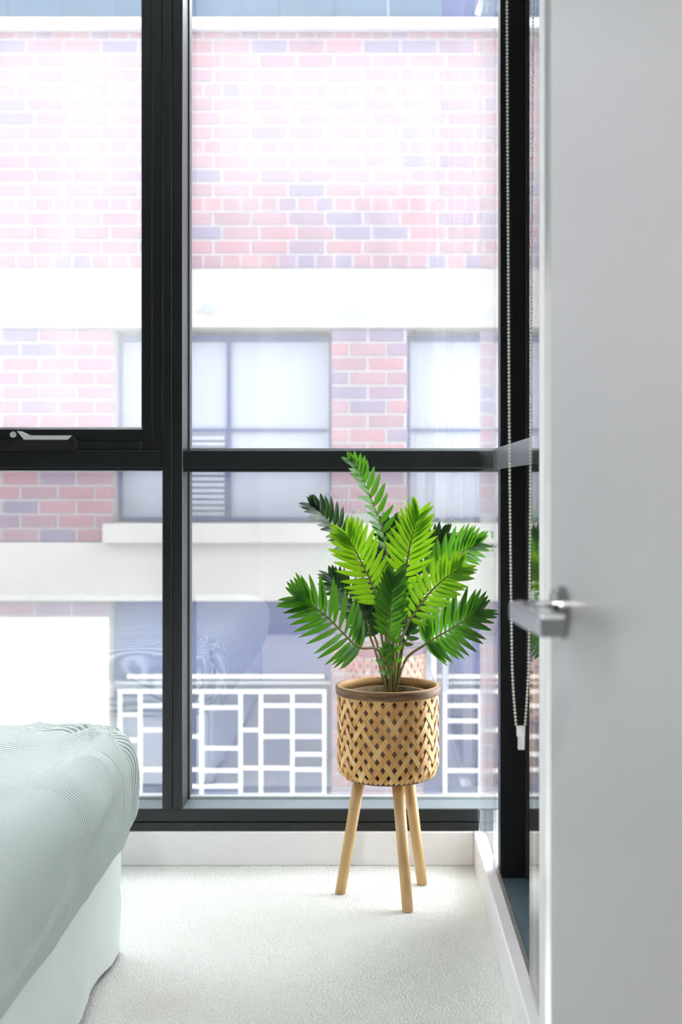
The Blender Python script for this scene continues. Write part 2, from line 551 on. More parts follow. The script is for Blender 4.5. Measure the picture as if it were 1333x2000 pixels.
# skirting under the window and the kerb on the right
bm = bmesh.new()
add_box(bm, (-2.7, 3.40, 0), (KX, 3.42, .094), .003, 2)
o = bm_obj('baseboard_back', bm, M['trim'])
tag(o, 'white skirting board under the big window', 'baseboard', kind='structure')
bm = bmesh.new()
add_box(bm, (KX, 1.93, 0), (KO, 3.42, .095), .004, 2)
kerb = bm_obj('baseboard_right', bm, M['trim'])
tag(kerb, 'white kerb running along the right side glazing', 'baseboard', kind='structure')
o = box('metal_strip', (KO - .008, 1.93, .090), (KO + .001, 3.41, .0985), M['steelstrip'], kerb)

# ------------------------------------------------------------------ window_1: the big glazed wall at the back
win = thing('window_1', 'dark grey aluminium window wall behind the plant', 'window', (0, YG, 0), kind='structure')
mxl, mxr = PX(317, YB), PX(357, YB)
RX = .288                       # where the room's right glazing meets it
bm = bmesh.new()
add_box(bm, (mxl, YB, .155), (mxl + .0275, YG + .03, CEIL), .0015)
add_box(bm, (mxl + .0285, YB, .155), (mxr, YG + .03, CEIL), .0015)
add_box(bm, (mxl + .01, YB + .004, .155), (mxr - .01, YG, CEIL))
bm_obj('mullion', bm, M['frame'], win)
# small glazing lips beside the mullion
box('glazing_lip', (mxr - .001, YG - .03, .155), (mxr + .004, YG + .02, CEIL), M['frame'], win)
zt0, zt1 = PZ(917, YB), PZ(880, YB)
bm = bmesh.new()
add_box(bm, (mxr, YB + .002, zt0 + .004), (.62, YG + .02, zt1), .0015)
add_box(bm, (mxr, YB + .012, zt0 - .006), (.62, YG + .02, zt0 + .004), .001)
bm_obj('transom', bm, M['frame'], win)
bm = bmesh.new()
add_box(bm, (-2.7, YB + .002, zt0 + .004), (mxl, YG + .02, zt1), .0015)
add_box(bm, (-2.7, YB + .010, zt0 - .003), (mxl, YG + .02, zt0 + .004), .001)
bm_obj('transom', bm, M['frame'], win)
box('glazing_bead', (mxr, YG - .02, zt1), (.62, YG - .002, zt1 + .010), M['gasket'], win)
# bottom rail in two strips with a groove, and the sill ledge
box('bottom_rail', (-2.7, YB - .003, .095), (RX, YG + .02, .1175), M['frame'], win, .001)
box('bottom_rail', (-2.7, YB, .119), (RX, YG + .02, .153), M['frame'], win, .0015)
box('sill', (-2.7, YB + .004, .150), (.62, YG + .02, .1555), M['sillsheen'], win, .001)
box('glazing_bead', (-2.7, YG - .022, .1555), (.62, YG - .002, .163), M['gasket'], win, .001)
box('flashing', (RX + .004, YB + .02, -.08), (.62, YG + .02, .150), M['greypanel'], win)
box('head_rail', (-2.7, YB, 2.52), (.62, YG + .03, CEIL), M['frame'], win, .0015)
# panes
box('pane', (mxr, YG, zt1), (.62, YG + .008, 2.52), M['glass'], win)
box('pane', (mxr, YG, .155), (.62, YG + .008, zt0), M['lowglass'], win)
box('pane', (-2.7, YG, .155), (mxl, YG + .008, zt0), M['lowglass'], win)
# opening sash, upper left
sx1, sz0 = mxl - .001, zt1 + .003
gx1, gz0 = PX(276, YB + .012), PZ(838, YB + .012)
bm = bmesh.new()
add_box(bm, (gx1, YB + .012, sz0), (gx1 + .030, YG, 2.52), .0015)
add_box(bm, (gx1 + .030, YB + .006, sz0), (sx1, YG, 2.52), .0015)
add_box(bm, (-2.7, YB + .0125, sz0 + .022), (gx1, YG, gz0), .0015)
add_box(bm, (-2.7, YB + .0065, sz0), (gx1, YG, sz0 + .022), .0015)
sash = bm_obj('sash', bm, M['frame'], win)
sash['label'] = 'dark opening sash with a lever handle on its lower rail'
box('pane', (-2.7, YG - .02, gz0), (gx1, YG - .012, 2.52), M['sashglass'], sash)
box('glazing_bead', (-2.7, YB + .012, gz0 - .001), (gx1 + .004, YB + .03, gz0 + .005), M['chrome'], sash)
Yh = YB - .012
bm = bmesh.new()
add_prism(bm, [(PX(x, Yh), PZ(y, Yh)) for x, y in ((-60, 856), (52, 858), (134, 858), (142, 853), (150, 864), (146, 878), (-60, 879))], Yh - .006, YB + .014)
bm_obj('handle_base', bm, M['handleblack'], sash)
bm = bmesh.new()
add_prism(bm, [(PX(x, Yh), PZ(y, Yh)) for x, y in ((-60, 844), (36, 843), (48, 857), (-60, 857))], Yh, YB + .014)
bm_obj('handle_plate', bm, M['frame'], sash)
bm = bmesh.new()
add_prism(bm, [(PX(x, Yh), PZ(y, Yh)) for x, y in ((36, 842), (44, 843), (61, 851), (141, 851), (133, 859), (50, 859))], Yh - .016, Yh - .004)
o = bm_obj('handle_lever', bm, M['chrome'], sash)
o['label'] = 'chrome lever of the sash handle'
bm = bmesh.new()
c = at(26, 849, Yh)
add_tube(bm, [c + Vector((0, .002, 0)), c + Vector((0, -.004, 0))], .0085, 16)
add_tube(bm, [c + Vector((0, -.004, 0)), c + Vector((0, -.0055, 0))], .0035, 12)
bm_obj('screw', bm, M['chrome'], sash)

# small white sticker near the top of the right-hand pane
c = at(938, 15, YG - .001)
bm = bmesh.new()
add_box(bm, c - Vector((.0095, .0006, .022)), c + Vector((.0095, .0004, .022)), 0, rot=Matrix.Rotation(math.radians(19), 3, 'Y'))
o = bm_obj('sticker', bm, M['paper'])
tag(o, 'small tilted white sticker high on the window pane', 'sticker')

# ------------------------------------------------------------------ window_2: the glazing along the right side
w2 = thing('window_2', 'frameless side glazing on the white kerb at right', 'window', (KO, 3.0, .1), kind='structure')
JY = 3.012
GX = .2985
box('jamb', (KO, JY, -.1), (.72, JY + .06, CEIL), M['black'], w2, .001)
box('jamb_seal', (PX(1027, JY), JY - .02, .095), (PX(1034, JY), JY + .001, CEIL), M['browngasket'], w2, .001)
box('sill', (KO + .001, 1.94, .05), (.72, JY, .090), M['slate'], w2)
box('pane', (GX - .008, JY, .097), (GX, YB - .002, CEIL - .002), M['sideglass'], w2)
YP = .2995 * F / (1040 - VX)
box('pane', (GX - .004, 1.932, .097), (GX + .002, YP, CEIL - .002), M['sideglass'], w2)
ra = GX + .0025
box('rail', (ra, YP - .02, PZ(915.5, 2.97)), (ra + .006, YB - .003, PZ(873, 2.97)), M['alu'], w2, .0008)

# ------------------------------------------------------------------ the open door
door = thing('door_1', 'white open door with a square lever handle at right', 'door', (.194, 1.36, 0), kind='structure')
A = math.radians(5.0)
du = Vector((math.sin(A), -math.cos(A), 0))      # from latch edge to hinge
dn = Vector((-math.cos(A), -math.sin(A), 0))     # out of the visible face
P0 = Vector((.194, 1.36, 0))
RM = Matrix((( -dn.x, -du.x, 0), (-dn.y, -du.y, 0), (0, 0, 1)))
def door_pt(a, b, z): return P0 + du * a - dn * b + Vector((0, 0, z))
bm = bmesh.new()
vs = add_box(bm, (0, -.82, .012), (.04, 0, 2.05), .002, 2)
for v in vs:
    v.co = P0 + du * (-v.co.y) - dn * v.co.x + Vector((0, 0, v.co.z))
leaf = bm_obj('leaf', bm, M['door'], door)
hz = PZ(1194, 1.30)
def door_cyl(bm, a, z, b0, b1, r, seg=40):
    add_tube(bm, [door_pt(a, b0, z), door_pt(a, b1, z)], r, seg)
bm = bmesh.new(); door_cyl(bm, .06, hz, 0, -.008, .0275); door_cyl(bm, .06, hz, -.008, -.010, .0255)
ros = bm_obj('rosette', bm, M['satin'], door)
bm = bmesh.new()
vs = add_box(bm, (-.048, -.071, hz - .011), (-.009, -.049, hz + .011), .002, 2)
vs += add_box(bm, (-.056, -.200, hz - .0105), (-.030, -.049, hz + .0105), .0025, 2)
for v in set(vs):
    v.co = P0 + du * (-v.co.y) - dn * v.co.x + Vector((0, 0, v.co.z))
lev = bm_obj('lever', bm, M['satin'], door)
lev['label'] = 'square brushed steel lever'

# ------------------------------------------------------------------ fill lamp added out of the frame
def hall_fill(x, y, power, lbl):
    t = thing('hall_fill', lbl, 'lamp', (x, y, CEIL), group=None)
    bm = bmesh.new()
    add_lathe(bm, [(.09, CEIL - .001), (.11, CEIL - .001), (.11, CEIL - .012), (.09, CEIL - .012)], (x, y), 32, True)
    bm_obj('fill_lamp_ring', bm, M['trim'], t)
    bm = bmesh.new()
    r = [bm.verts.new((x + .09 * math.cos(k * PI / 16), y + .09 * math.sin(k * PI / 16), CEIL - .006)) for k in range(32)]
    bm.faces.new(r)
    bm_obj('fill_lamp_disc', bm, M['filldisc'], t)
    ld = bpy.data.lights.new('hall_fill_light', 'AREA')
    ld.shape = 'DISK'; ld.size = .18; ld.energy = power; ld.color = (1, .97, .93)
    lo = bpy.data.objects.new('hall_fill_light', ld)
    COL.objects.link(lo)
    lo.parent = t
    lo.location = (0, 0, -.02)


hall_fill(-.2, -.7, HALL_FILL_POWER, 'added fill lamp, unseen in the hall ceiling behind the viewer')

# ------------------------------------------------------------------ bed and quilt
def rounded_shell(x0, x1, y0, y1, z0, z1, r, nx, ny, nz, skip_bottom=True):
    """grid-covered box with large rounded edges; returns verts and faces"""
    verts, faces, index = [], [], {}
    def vid(p):
        k = (round(p[0], 5), round(p[1], 5), round(p[2], 5))
        if k not in index:
            index[k] = len(verts); verts.append(Vector(p))
        return index[k]
    def grid(fn, na, nb):
        g = [[vid(fn(i / na, j / nb)) for j in range(nb + 1)] for i in range(na + 1)]
        for i in range(na):
            for j in range(nb):
                faces.append((g[i][j], g[i + 1][j], g[i + 1][j + 1], g[i][j + 1]))
    L = lambda a, b, t: a + (b - a) * t
    grid(lambda u, v: (L(x0, x1, u), L(y0, y1, v), z1), nx, ny)
    grid(lambda u, v: (x1, L(y0, y1, u), L(z0, z1, v)), ny, nz)
    grid(lambda u, v: (x0, L(y0, y1, u), L(z0, z1, v)), ny, nz)
    grid(lambda u, v: (L(x0, x1, u), y1, L(z0, z1, v)), nx, nz)
    grid(lambda u, v: (L(x0, x1, u), y0, L(z0, z1, v)), nx, nz)
    return verts, faces

BX, BY = -.568, 2.80            # side and foot of the bed base
bed = thing('bed', 'low bed with a white valance around its base, at left', 'bed', (-1.35, 1.85, 0))
# valance
verts, faces = rounded_shell(-2.15, BX, .95, BY, .012, .262, .05, 90, 120, 16)
for v in verts:
    f = (0.262 - v.z) / .25
    for ax in (0, 1):
        pass
    # round the vertical corners
    r = .05
    cx = min(max(v.x, -2.15 + r), BX - r); cy = min(max(v.y, .95 + r), BY - r)
    d = Vector((v.x - cx, v.y - cy))
    if d.length > r:
        d = d.normalized() * r; v.x, v.y = cx + d.x, cy + d.y
    if d.length > 1e-4:
        n = d.normalized()
        s = v.y if abs(n.x) > .7 else v.x
        fold = .006 * math.sin(s * 21 + 1.3 * math.sin(v.z * 9 + s * 3)) + .004 * noise.noise(Vector((v.x * 3, v.y * 3 + v.z * 5, v.z * 2.5)))
        diag = .007 * noise.noise(Vector((0, (v.y + v.z * 1.3) * 14, 3)))
        k = math.sin(min(1, f * 1.2) * PI / 2)
        off = (fold + diag) * k - .010 * f
        v.x += n.x * off; v.y += n.y * off
me = bpy.data.meshes.new('valance')
me.from_pydata(verts, [], faces); me.update()
for p in me.polygons: p.use_smooth = True
link('valance', me, M['valance'], bed)
box('mattress', (-2.10, 1.0, .255), (-.62, 2.70, .455), M['valance'], bed, .05, 3)

# quilt over the mattress
verts, faces = rounded_shell(-2.16, -.520, .93, 2.835, .256, .512, .1, 130, 190, 34)
out = []
for v in verts:
    rz, rxy = .085, .16
    # vertical corners
    cx = min(max(v.x, -2.16 + rxy), -.520 - rxy); cy = min(max(v.y, .93 + rxy), 2.835 - rxy)
    d = Vector((v.x - cx, v.y - cy))
    p = v.copy()
    if d.length > rxy:
        d = d * (rxy / d.length); p.x, p.y = cx + d.x, cy + d.y
    # top edge: distance of the point inside the outline
    if d.length > 1e-6:
        n = d.normalized()
        inside = rxy - d.length
    else:
        n = Vector((0, 0)); inside = rxy
    zt = .512
    if inside < rz and v.z > zt - rz:
        a = Vector((rz - inside, v.z - (zt - rz)))
        if a.length > rz:
            a = a * (rz / a.length)
        move = (rz - inside) - a.x
        p.x -= n.x * move; p.y -= n.y * move
        p.z = zt - rz + a.y
    # sides lean in toward the hem
    low = min(max((.43 - v.z) / .19, 0), 1)
    lean = -.042 * low ** 1.3 + .010 * math.sin(low * PI)
    if inside < rz:
        p.x += n.x * lean; p.y += n.y * lean
    # wrinkles
    q = p
    wr = .010 * noise.noise(Vector((q.x * 2.2, q.y * 2.2, q.z * 3))) + .006 * noise.noise(Vector((q.x * 7, q.y * 4.5, q.z * 6 + 4)))
    rid = 1 - abs(noise.noise(Vector((q.x * 5 + q.z * 5 + 9, q.y * 3.0 - q.z * 2, 2.2)))) * 2
    wr += .010 * max(0, rid - .70) / .30
    dirn = Vector((n.x * (1 if inside < rz else 0), n.y * (1 if inside < rz else 0), 1.0 if v.z > zt - rz else .15))
    # folds radiating down the foot corner
    cc = Vector((p.x + .60, p.y - 2.74))
    if p.y > 2.55 and p.x > -.80 and inside < .15:
        ang = math.atan2(cc.y, cc.x)
        wr += .011 * math.sin(ang * 9 + p.z * 14) * math.exp(-(cc.length / .16) ** 2)
    wr *= min(1, max(.25, (v.z - .25) / .12))
    p += dirn.normalized() * wr
    if v.z < .262:
        p.z += .006 * noise.noise(Vector((v.x * 4, v.y * 4, 7)))
    # top sinks gently toward the middle of the foot
    out.append(p)
me = bpy.data.meshes.new('quilt')
me.from_pydata(out, [], faces); me.update()
for p in me.polygons: p.use_smooth = True
q = link('quilt', me, M['quilt'])
sol = q.modifiers.new('thickness', 'SOLIDIFY'); sol.thickness = .012; sol.offset = -1
tag(q, 'pale green finely striped quilt tucked over the bed', 'quilt')

# ------------------------------------------------------------------ plant stand with woven basket
CX, CY = PX(758.5, 3.15), 3.15
st = thing('plant_stand', 'woven bamboo basket planter on three wooden legs', 'planter', (CX, CY, 0))
ZR, ZB = .540, .310
def bas_r(z):
    if z > .352: return .1295 - .001 * math.sin((z - .352) / .19 * PI)
    t = (.352 - z) / .042
    return .1295 - .025 * (1 - math.sqrt(max(0, 1 - min(1, t) ** 2)))
NS = 28
SL = 27.0 / 1.0                # radians per metre of height / turn rate
KT = 1.0 / (math.tan(math.radians(54)) * .1295)
STEPS = 40
def strip(i, s, mat):
    a0 = 2 * PI * i / NS
    bm = bmesh.new()
    rows = []
    W = .0064
    for k in range(STEPS + 1):
        z = ZB + .003 + (ZR - .006 - ZB - .003) * k / STEPS
        th = a0 + s * KT * (z - ZB)
        u = NS * KT * (z - ZB) / PI
        ii = i if s > 0 else i - u
        ph = 2 * ii + u
        off = .0016 * math.cos(PI / 2 * (ph - .5)) * (1 if s > 0 else -1)
        r = bas_r(z) + off
        # across direction on the unrolled surface
        du_, dz_ = s * math.cos(math.radians(54)), math.sin(math.radians(54))
        ax, az = dz_, -du_
        row = []
        for rr in (r + .0005, r - .0005):
            for e in (-1, 1):
                tt = th + e * W * ax / r
                zz = min(max(z + e * W * az, ZB), ZR - .004)
                row.append(bm.verts.new((CX + (rr) * math.cos(tt), CY + (rr) * math.sin(tt), zz)))
        rows.append(row)
    for a, b in zip(rows[:-1], rows[1:]):
        bm.faces.new((a[0], a[1], b[1], b[0]))
        bm.faces.new((a[2], b[2], b[3], a[3]))
        bm.faces.new((a[0], b[0], b[2], a[2]))
        bm.faces.new((a[1], a[3], b[3], b[1]))
    bm_obj('weave_strip', bm, mat, st)
for i in range(NS):
    strip(i, 1, M['bamboo'] if i % 3 else M['bamboo2'])
for i in range(NS):
    strip(i, -1, M['bamboo2'] if i % 3 == 1 else M['bamboo'])
# rim: outer weathered band, inner pale band
bm = bmesh.new(); add_lathe(bm, [(.1315, ZR - .019), (.1345, ZR - .017), (.1350, ZR - .002), (.1335, ZR + .002), (.1315, ZR + .002)], (CX, CY), 72, True)
bm_obj('rim_band', bm, M['rim'], st, True)
bm = bmesh.new(); add_lathe(bm, [(.1312, ZR + .002), (.1312, ZR - .020), (.1240, ZR - .020), (.1235, ZR + .001), (.1255, ZR + .003)], (CX, CY), 72, True)
bm_obj('inner_rim_band', bm, M['rimlight'], st, True)
bm = bmesh.new(); add_lathe(bm, [(.100, ZB - .003), (.1085, ZB - .003), (.1105, ZB + .001), (.1095, ZB + .005), (.100, ZB + .004)], (CX, CY), 72, True)
bm_obj('base_ring', bm, M['rim'], st, True)
bm = bmesh.new(); add_lathe(bm, [(.0005, ZB + .001), (.101, ZB + .001), (.101, ZB + .006), (.0005, ZB + .006)], (CX, CY), 48, True)
bm_obj('base_disc', bm, M['rimlight'], st)
bm = bmesh.new(); add_lathe(bm, [(.0005, ZB + .010), (.098, ZB + .010), (.118, ZB + .05), (.1225, ZB + .09), (.1225, ZR - .030), (.1218, ZR - .030), (.1218, ZB + .09), (.117, ZB + .052), (.097, ZB + .0115), (.0005, ZB + .0115)], (CX, CY), 64)
bm_obj('liner', bm, M['liner'], st, True)
FEET = [(at(665, 1742, 3.17), at(704, 1535, 3.145)), (at(797, 1777, 3.036), at(777, 1535, 3.105)), (at(825, 1724, 3.243), at(797, 1535, 3.19))]
for a, b in FEET:
    a.z = 0.0; b.z = ZB + .001
    bm = bmesh.new()
    a2 = a.copy(); a2.z = 0.001
    rings = []
    seg = 20
    for t, rr in ((0, .0125), (.004, .0138), (.5, .0146), (1, .0155)):
        c = a2.lerp(b, t)
        rings.append([bm.verts.new(c + Vector((rr * math.cos(2 * PI * k / seg), rr * math.sin(2 * PI * k / seg), 0))) for k in range(seg)])
    for r0, r1 in zip(rings[:-1], rings[1:]):
        for k in range(seg): bm.faces.new((r0[k], r0[(k + 1) % seg], r1[(k + 1) % seg], r1[k]))
    bm.faces.new(rings[0][::-1]); bm.faces.new(rings[-1])
    bm_obj('leg', bm, M['legwood'], st, True)

# ------------------------------------------------------------------ the palm
palm = thing('potted_palm', 'green areca palm in a pot inside the woven basket', 'plant', (CX, CY, ZB + .012))
PZT = ZR - .020
bm = bmesh.new(); add_lathe(bm, [(.0005, ZB + .0125), (.070, ZB + .0125), (.094, PZT), (.098, PZT), (.098, PZT + .004), (.088, PZT + .004), (.086, PZT - .012)], (CX, CY), 48)
bm_obj('pot', bm, M['pot'], palm, True)
bm = bmesh.new()
rings = add_lathe(bm, [(.0005, PZT - .006)] + [(.0145 * k, PZT - .008) for k in range(1, 6)] + [(.087, PZT - .010)], (CX, CY), 48)
for v in bm.verts: v.co.z += .005 * noise.noise(v.co * 60)
bm_obj('soil', bm, M['soil'], palm, True)

def leaflet_mesh(base, d, side, nrm, L, W, droop, cup):
    """pointed blade with a raised midrib; rows of three vertices"""
    rows = 7
    vs, fs, uvs = [], [], []
    for k in range(rows + 1):
        v = k / rows
        wdt = W * (min(1, .32 + 2.4 * v) * (1 - v ** 2.8) ** .8 if v < 1 else .0) * .5
        wdt = max(wdt, W * .10 if v == 0 else W * .01)
        c = base + d * (L * v) + Vector((0, 0, -1)) * (droop * L * v * v) + nrm * (cup * L * math.sin(PI * v) * .25)
        vs += [c - side * wdt + nrm * wdt * .35, c, c + side * wdt + nrm * wdt * .35]
        uvs += [(0, v), (.5, v), (1, v)]
        if k:
            a, b = 3 * (k - 1), 3 * k
            fs += [(a, a + 1, b + 1, b), (a + 1, a + 2, b + 2, b + 1)]
    return vs, fs, uvs

def make_mesh(name, vs, fs, uvs):
    me = bpy.data.meshes.new(name)
    me.from_pydata(vs, [], fs)
    uvl = me.uv_layers.new(name='UVMap')
    for lp in me.loops: uvl.data[lp.index].uv = uvs[lp.vertex_index]
    for p in me.polygons: p.use_smooth = True
    me.update()
    return me

def frond(stem, rach, n, L, W, facing, mat, a0=62, a1=22, fold=18, droop=.12, singly=True, lop=1.0, tipl=.6, basel=.7):
    """stem and rachis are lists of (px x, px y, distance); leaflets in two rows along the rachis"""
    S = [Vector(p) if isinstance(p, Vector) else at(*p) for p in stem]
    R = [at(*p) for p in rach]
    path = spline(S + [R[0]], 12) if S else []
    rp = spline(R, 40)
    bm = bmesh.new()
    full = path[:-1] + rp
    m = len(full)
    add_tube(bm, full, [(.0030 * (1 - i / m) + .0010) for i in range(m)], 6)
    fr = bm_obj('frond', bm, M['stem'], palm, True)
    N = Vector(facing).normalized()
    acc = ([], [], [])
    for i in range(n):
        u = (i + .35) / n
        for sgn in (-1, 1):
            uu = min(1, u + (.25 / n if sgn > 0 else 0))
            k = min(int(uu * 39), 38)
            p = rp[k].lerp(rp[k + 1], uu * 39 - k)
            t = (rp[min(k + 2, 39)] - rp[max(k - 1, 0)]).normalized()
            s = N.cross(t)
            if s.length < 1e-3: s = Vector((1, 0, 0))
            s.normalize()
            nn = t.cross(s).normalized()
            al = math.radians(a0 + (a1 - a0) * uu ** 1.1 + random.uniform(-5, 5))
            fo = math.radians(fold + random.uniform(-6, 6))
            outd = s * sgn * math.cos(fo) + nn * math.sin(fo)
            d = (t * math.cos(al) + outd * math.sin(al)).normalized()
            prof = (basel + (1 - basel) * math.sin(min(1, uu / .45) * PI / 2)) if uu < .45 else 1 - (1 - tipl) * ((uu - .45) / .55) ** 1.5
            ll = L * prof * random.uniform(.93, 1.06) * (lop if sgn > 0 else 1.0)
            wdir = (t * math.sin(al) - outd * math.cos(al)).normalized()
            ln = d.cross(wdir).normalized()
            if ln.dot(nn) < 0: ln = -ln
            vs, fs, uvs = leaflet_mesh(p, d, wdir, ln, ll, W * (.50 + .50 * prof) * random.uniform(.92, 1.08), droop * random.uniform(.6, 1.3), .12)
            if singly:
                link('leaflet', make_mesh('leaflet', vs, fs, uvs), mat, fr)
            else:
                o_ = len(acc[0])
                acc[0].extend(vs); acc[1].extend([tuple(x + o_ for x in f) for f in fs]); acc[2].extend(uvs)
    if not singly:
        o2 = link('leaflets', make_mesh('leaflets', *acc), mat, fr)
        o2['kind'] = 'stuff'
    return fr

def root(dx, dy): return Vector((CX + .006 + dx, CY + dy, PZT - .012))
B, D, G = M['leaf_bright'], M['leaf_dark'], M['leaf_mid']
# front and upper fronds, leaflets one by one
frond([root(-.004, -.004), (744, 1275, 3.10)], [(706, 1266, 3.06), (686, 1252, 3.04), (642, 1208, 2.98), (606, 1180, 2.95), (584, 1170, 2.95)], 19, .112, .0172, (.15, -1, .35), G, 70, 24, 8, .05, tipl=.42, basel=.62)
frond([root(.010, -.006), (792, 1290, 3.11)], [(832, 1258, 3.06), (846, 1249, 3.05), (882, 1228, 3.02), (914, 1207, 3.0), (938, 1194, 3.0)], 18, .106, .0175, (-.1, -1, .45), G, 72, 24, 8, .05, tipl=.40, basel=.62)
frond([root(-.002, -.004), (758, 1260, 3.09)], [(744, 1180, 3.05), (722, 1130, 3.02), (696, 1078, 3.0), (678, 1046, 3.0)], 15, .090, .0175, (.1, -1, .15), B, 66, 27, 10, -.02, tipl=.55)
frond([root(.003, -.002), (770, 1240, 3.09)], [(786, 1150, 3.07), (796, 1095, 3.05), (806, 1045, 3.05), (818, 1004, 3.06)], 15, .082, .0172, (.05, -1, .1), B, 62, 25, 12, -.03, tipl=.6)
frond([root(.006, -.003), (778, 1270, 3.08)], [(800, 1212, 3.03), (838, 1160, 3.0), (872, 1128, 2.99), (900, 1108, 3.0)], 15, .076, .0172, (.1, -1, .35), B, 66, 28, 12, .0, tipl=.6)
frond([root(.002, .002), (772, 1230, 3.16)], [(836, 1120, 3.17), (876, 1094, 3.16), (908, 1076, 3.14), (934, 1064, 3.13)], 13, .094, .0190, (-.2, -.8, .6), G, 70, 24, 10, .06, tipl=.42)
frond([root(-.002, .002), (752, 1200, 3.17)], [(756, 1080, 3.18), (742, 1020, 3.17), (720, 962, 3.15), (700, 922, 3.13), (686, 904, 3.12)], 14, .070, .0172, (.62, -.78, .1), G, 56, 20, 24, .06, tipl=.5)
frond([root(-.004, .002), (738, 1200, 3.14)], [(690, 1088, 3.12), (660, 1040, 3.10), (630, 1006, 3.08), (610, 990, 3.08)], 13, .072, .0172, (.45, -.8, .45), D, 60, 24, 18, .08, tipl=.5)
frond([root(0, -.006), (762, 1270, 3.07)], [(758, 1245, 3.05), (762, 1205, 3.03), (766, 1165, 3.02), (770, 1130, 3.02)], 13, .070, .0172, (.05, -1, .2), G, 56, 24, 12, .04, tipl=.75)
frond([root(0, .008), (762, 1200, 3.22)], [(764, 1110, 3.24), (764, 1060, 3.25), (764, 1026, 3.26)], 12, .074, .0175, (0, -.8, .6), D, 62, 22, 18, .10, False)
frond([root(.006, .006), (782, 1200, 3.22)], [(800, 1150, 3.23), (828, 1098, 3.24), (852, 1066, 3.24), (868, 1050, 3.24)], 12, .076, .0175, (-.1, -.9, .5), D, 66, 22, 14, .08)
# darker fronds behind
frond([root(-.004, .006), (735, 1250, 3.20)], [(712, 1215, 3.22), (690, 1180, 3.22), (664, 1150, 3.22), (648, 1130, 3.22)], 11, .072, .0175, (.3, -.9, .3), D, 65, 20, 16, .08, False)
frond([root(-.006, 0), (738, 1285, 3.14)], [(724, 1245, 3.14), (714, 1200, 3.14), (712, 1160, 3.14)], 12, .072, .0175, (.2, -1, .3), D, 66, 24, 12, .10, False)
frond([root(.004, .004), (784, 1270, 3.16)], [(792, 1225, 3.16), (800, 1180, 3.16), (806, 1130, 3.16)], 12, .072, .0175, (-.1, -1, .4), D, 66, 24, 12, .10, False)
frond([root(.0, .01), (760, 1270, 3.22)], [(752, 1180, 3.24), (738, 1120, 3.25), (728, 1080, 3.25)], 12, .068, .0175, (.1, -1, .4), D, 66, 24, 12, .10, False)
# low small leaves about the stems
frond([], [(758, 1325, 3.09), (750, 1290, 3.07), (754, 1262, 3.06)], 4, .034, .0150, (.2, -1, .3), G, 55, 20, 14, .05, False)
frond([], [(772, 1300, 3.09), (770, 1262, 3.07), (774, 1236, 3.06)], 4, .036, .0150, (-.1, -1, .3), G, 55, 25, 14, .05, False)
frond([root(.012, .004)], [(788, 1262, 3.15), (800, 1240, 3.14), (806, 1226, 3.14)], 4, .036, .0140, (-.1, -1, .3), D, 60, 25, 14, .05, False)

# ------------------------------------------------------------------ ball chain of the roller blind
YC = 2.05
ch = thing('blind_chain', 'looped metal ball chain of the roller blind by the black jamb', 'blind chain', at(1018, 1440, YC))
def strand(pts, name):
    path = spline([at(*p) for p in pts], 400)
    seglen = [0.0]
    for a, b in zip(path[:-1], path[1:]): seglen.append(seglen[-1] + (b - a).length)
    bm = bmesh.new()
    step = .00605
    d, k = 0.0, 0
    while d < seglen[-1]:
        while seglen[k + 1] < d: k += 1
        t = (d - seglen[k]) / (seglen[k + 1] - seglen[k])
        c = path[k].lerp(path[k + 1], t)
        bmesh.ops.create_icosphere(bm, subdivisions=1, radius=.0025, matrix=Matrix.Translation(c))
        d += step
    o_ = bm_obj(name, bm, M['bead'], ch, True)
    o_['kind'] = 'stuff'
    bm = bmesh.new()
    add_tube(bm, path[::6] + [path[-1]], .0006, 6)
    bm_obj('cord', bm, M['bead'], ch, True)
strand([(990, -420, YC), (991, 0, YC), (993, 400, YC), (996, 880, YC), (1000, 1240, YC), (1003, 1340, YC), (1009, 1420, YC)], 'bead_strand')
strand([(1043, -420, YC + .02), (1042, 0, YC + .02), (1039, 500, YC + .02), (1037, 900, YC + .015), (1034, 1260, YC + .005), (1031, 1350, YC), (1026, 1420, YC)], 'bead_strand')
bm = bmesh.new()
a, b = at(1010, 1418, YC), at(1026, 1464, YC)
add_box(bm, (a.x, YC - .005, (a.z + b.z) / 2 + .002), (b.x, YC + .005, a.z), .0015, 2)
add_box(bm, (a.x + .002, YC - .004, b.z), (b.x - .0005, YC + .004, (a.z + b.z) / 2 + .004), .0015, 2)
bm_obj('connector', bm, M['clear'], ch)
box('bracket', at(985, -420, YC) + Vector((0, -.02, -.002)), Vector((at(1050, 0, YC).x, YC + .04, CEIL)), M['trim'], ch)

# ------------------------------------------------------------------ the building across the lane
FY = 7.40                       # its face
o = box('lane', (-14, YG + .1, -3.4), (14, FY + 6, -3.2), M['asphalt'])
tag(o, 'grey lane paving between the two buildings', 'ground', kind='structure')
bld = thing('brick_building', 'red brick building with cream bands seen across the lane', 'building', (0, FY, -3.2))
FX0, FX1 = -5.2, 3.2
def fx(x): return PX(x, FY)
def fz(y): return PZ(y, FY)
PITCH, COURSE, J = .2255, .0862, .014
zt, zb = fz(62), fz(527)        # upper brick wall
o = box('wall_core', (FX0, FY + .003, zb), (FX1, FY + .30, zt), M['mortar'], bld)
box('cream_band', (FX0, FY - .025, fz(641)), (FX1, FY + .30, zb), M['band'], bld, .004)
box('coping', (FX0, FY - .07, zt), (FX1, FY + .35, fz(42)), M['whitemetal'], bld, .004)
for i in range(26):
    x0 = FX0 + i * .33
    pm = M['bluedark'] if .36 < x0 + .1 < 1.1 else M['bluecladding']
    box('cladding_sheet', (x0, FY + .06, fz(42)), (x0 + .329, FY + .12, 4.02), pm, bld, .004)
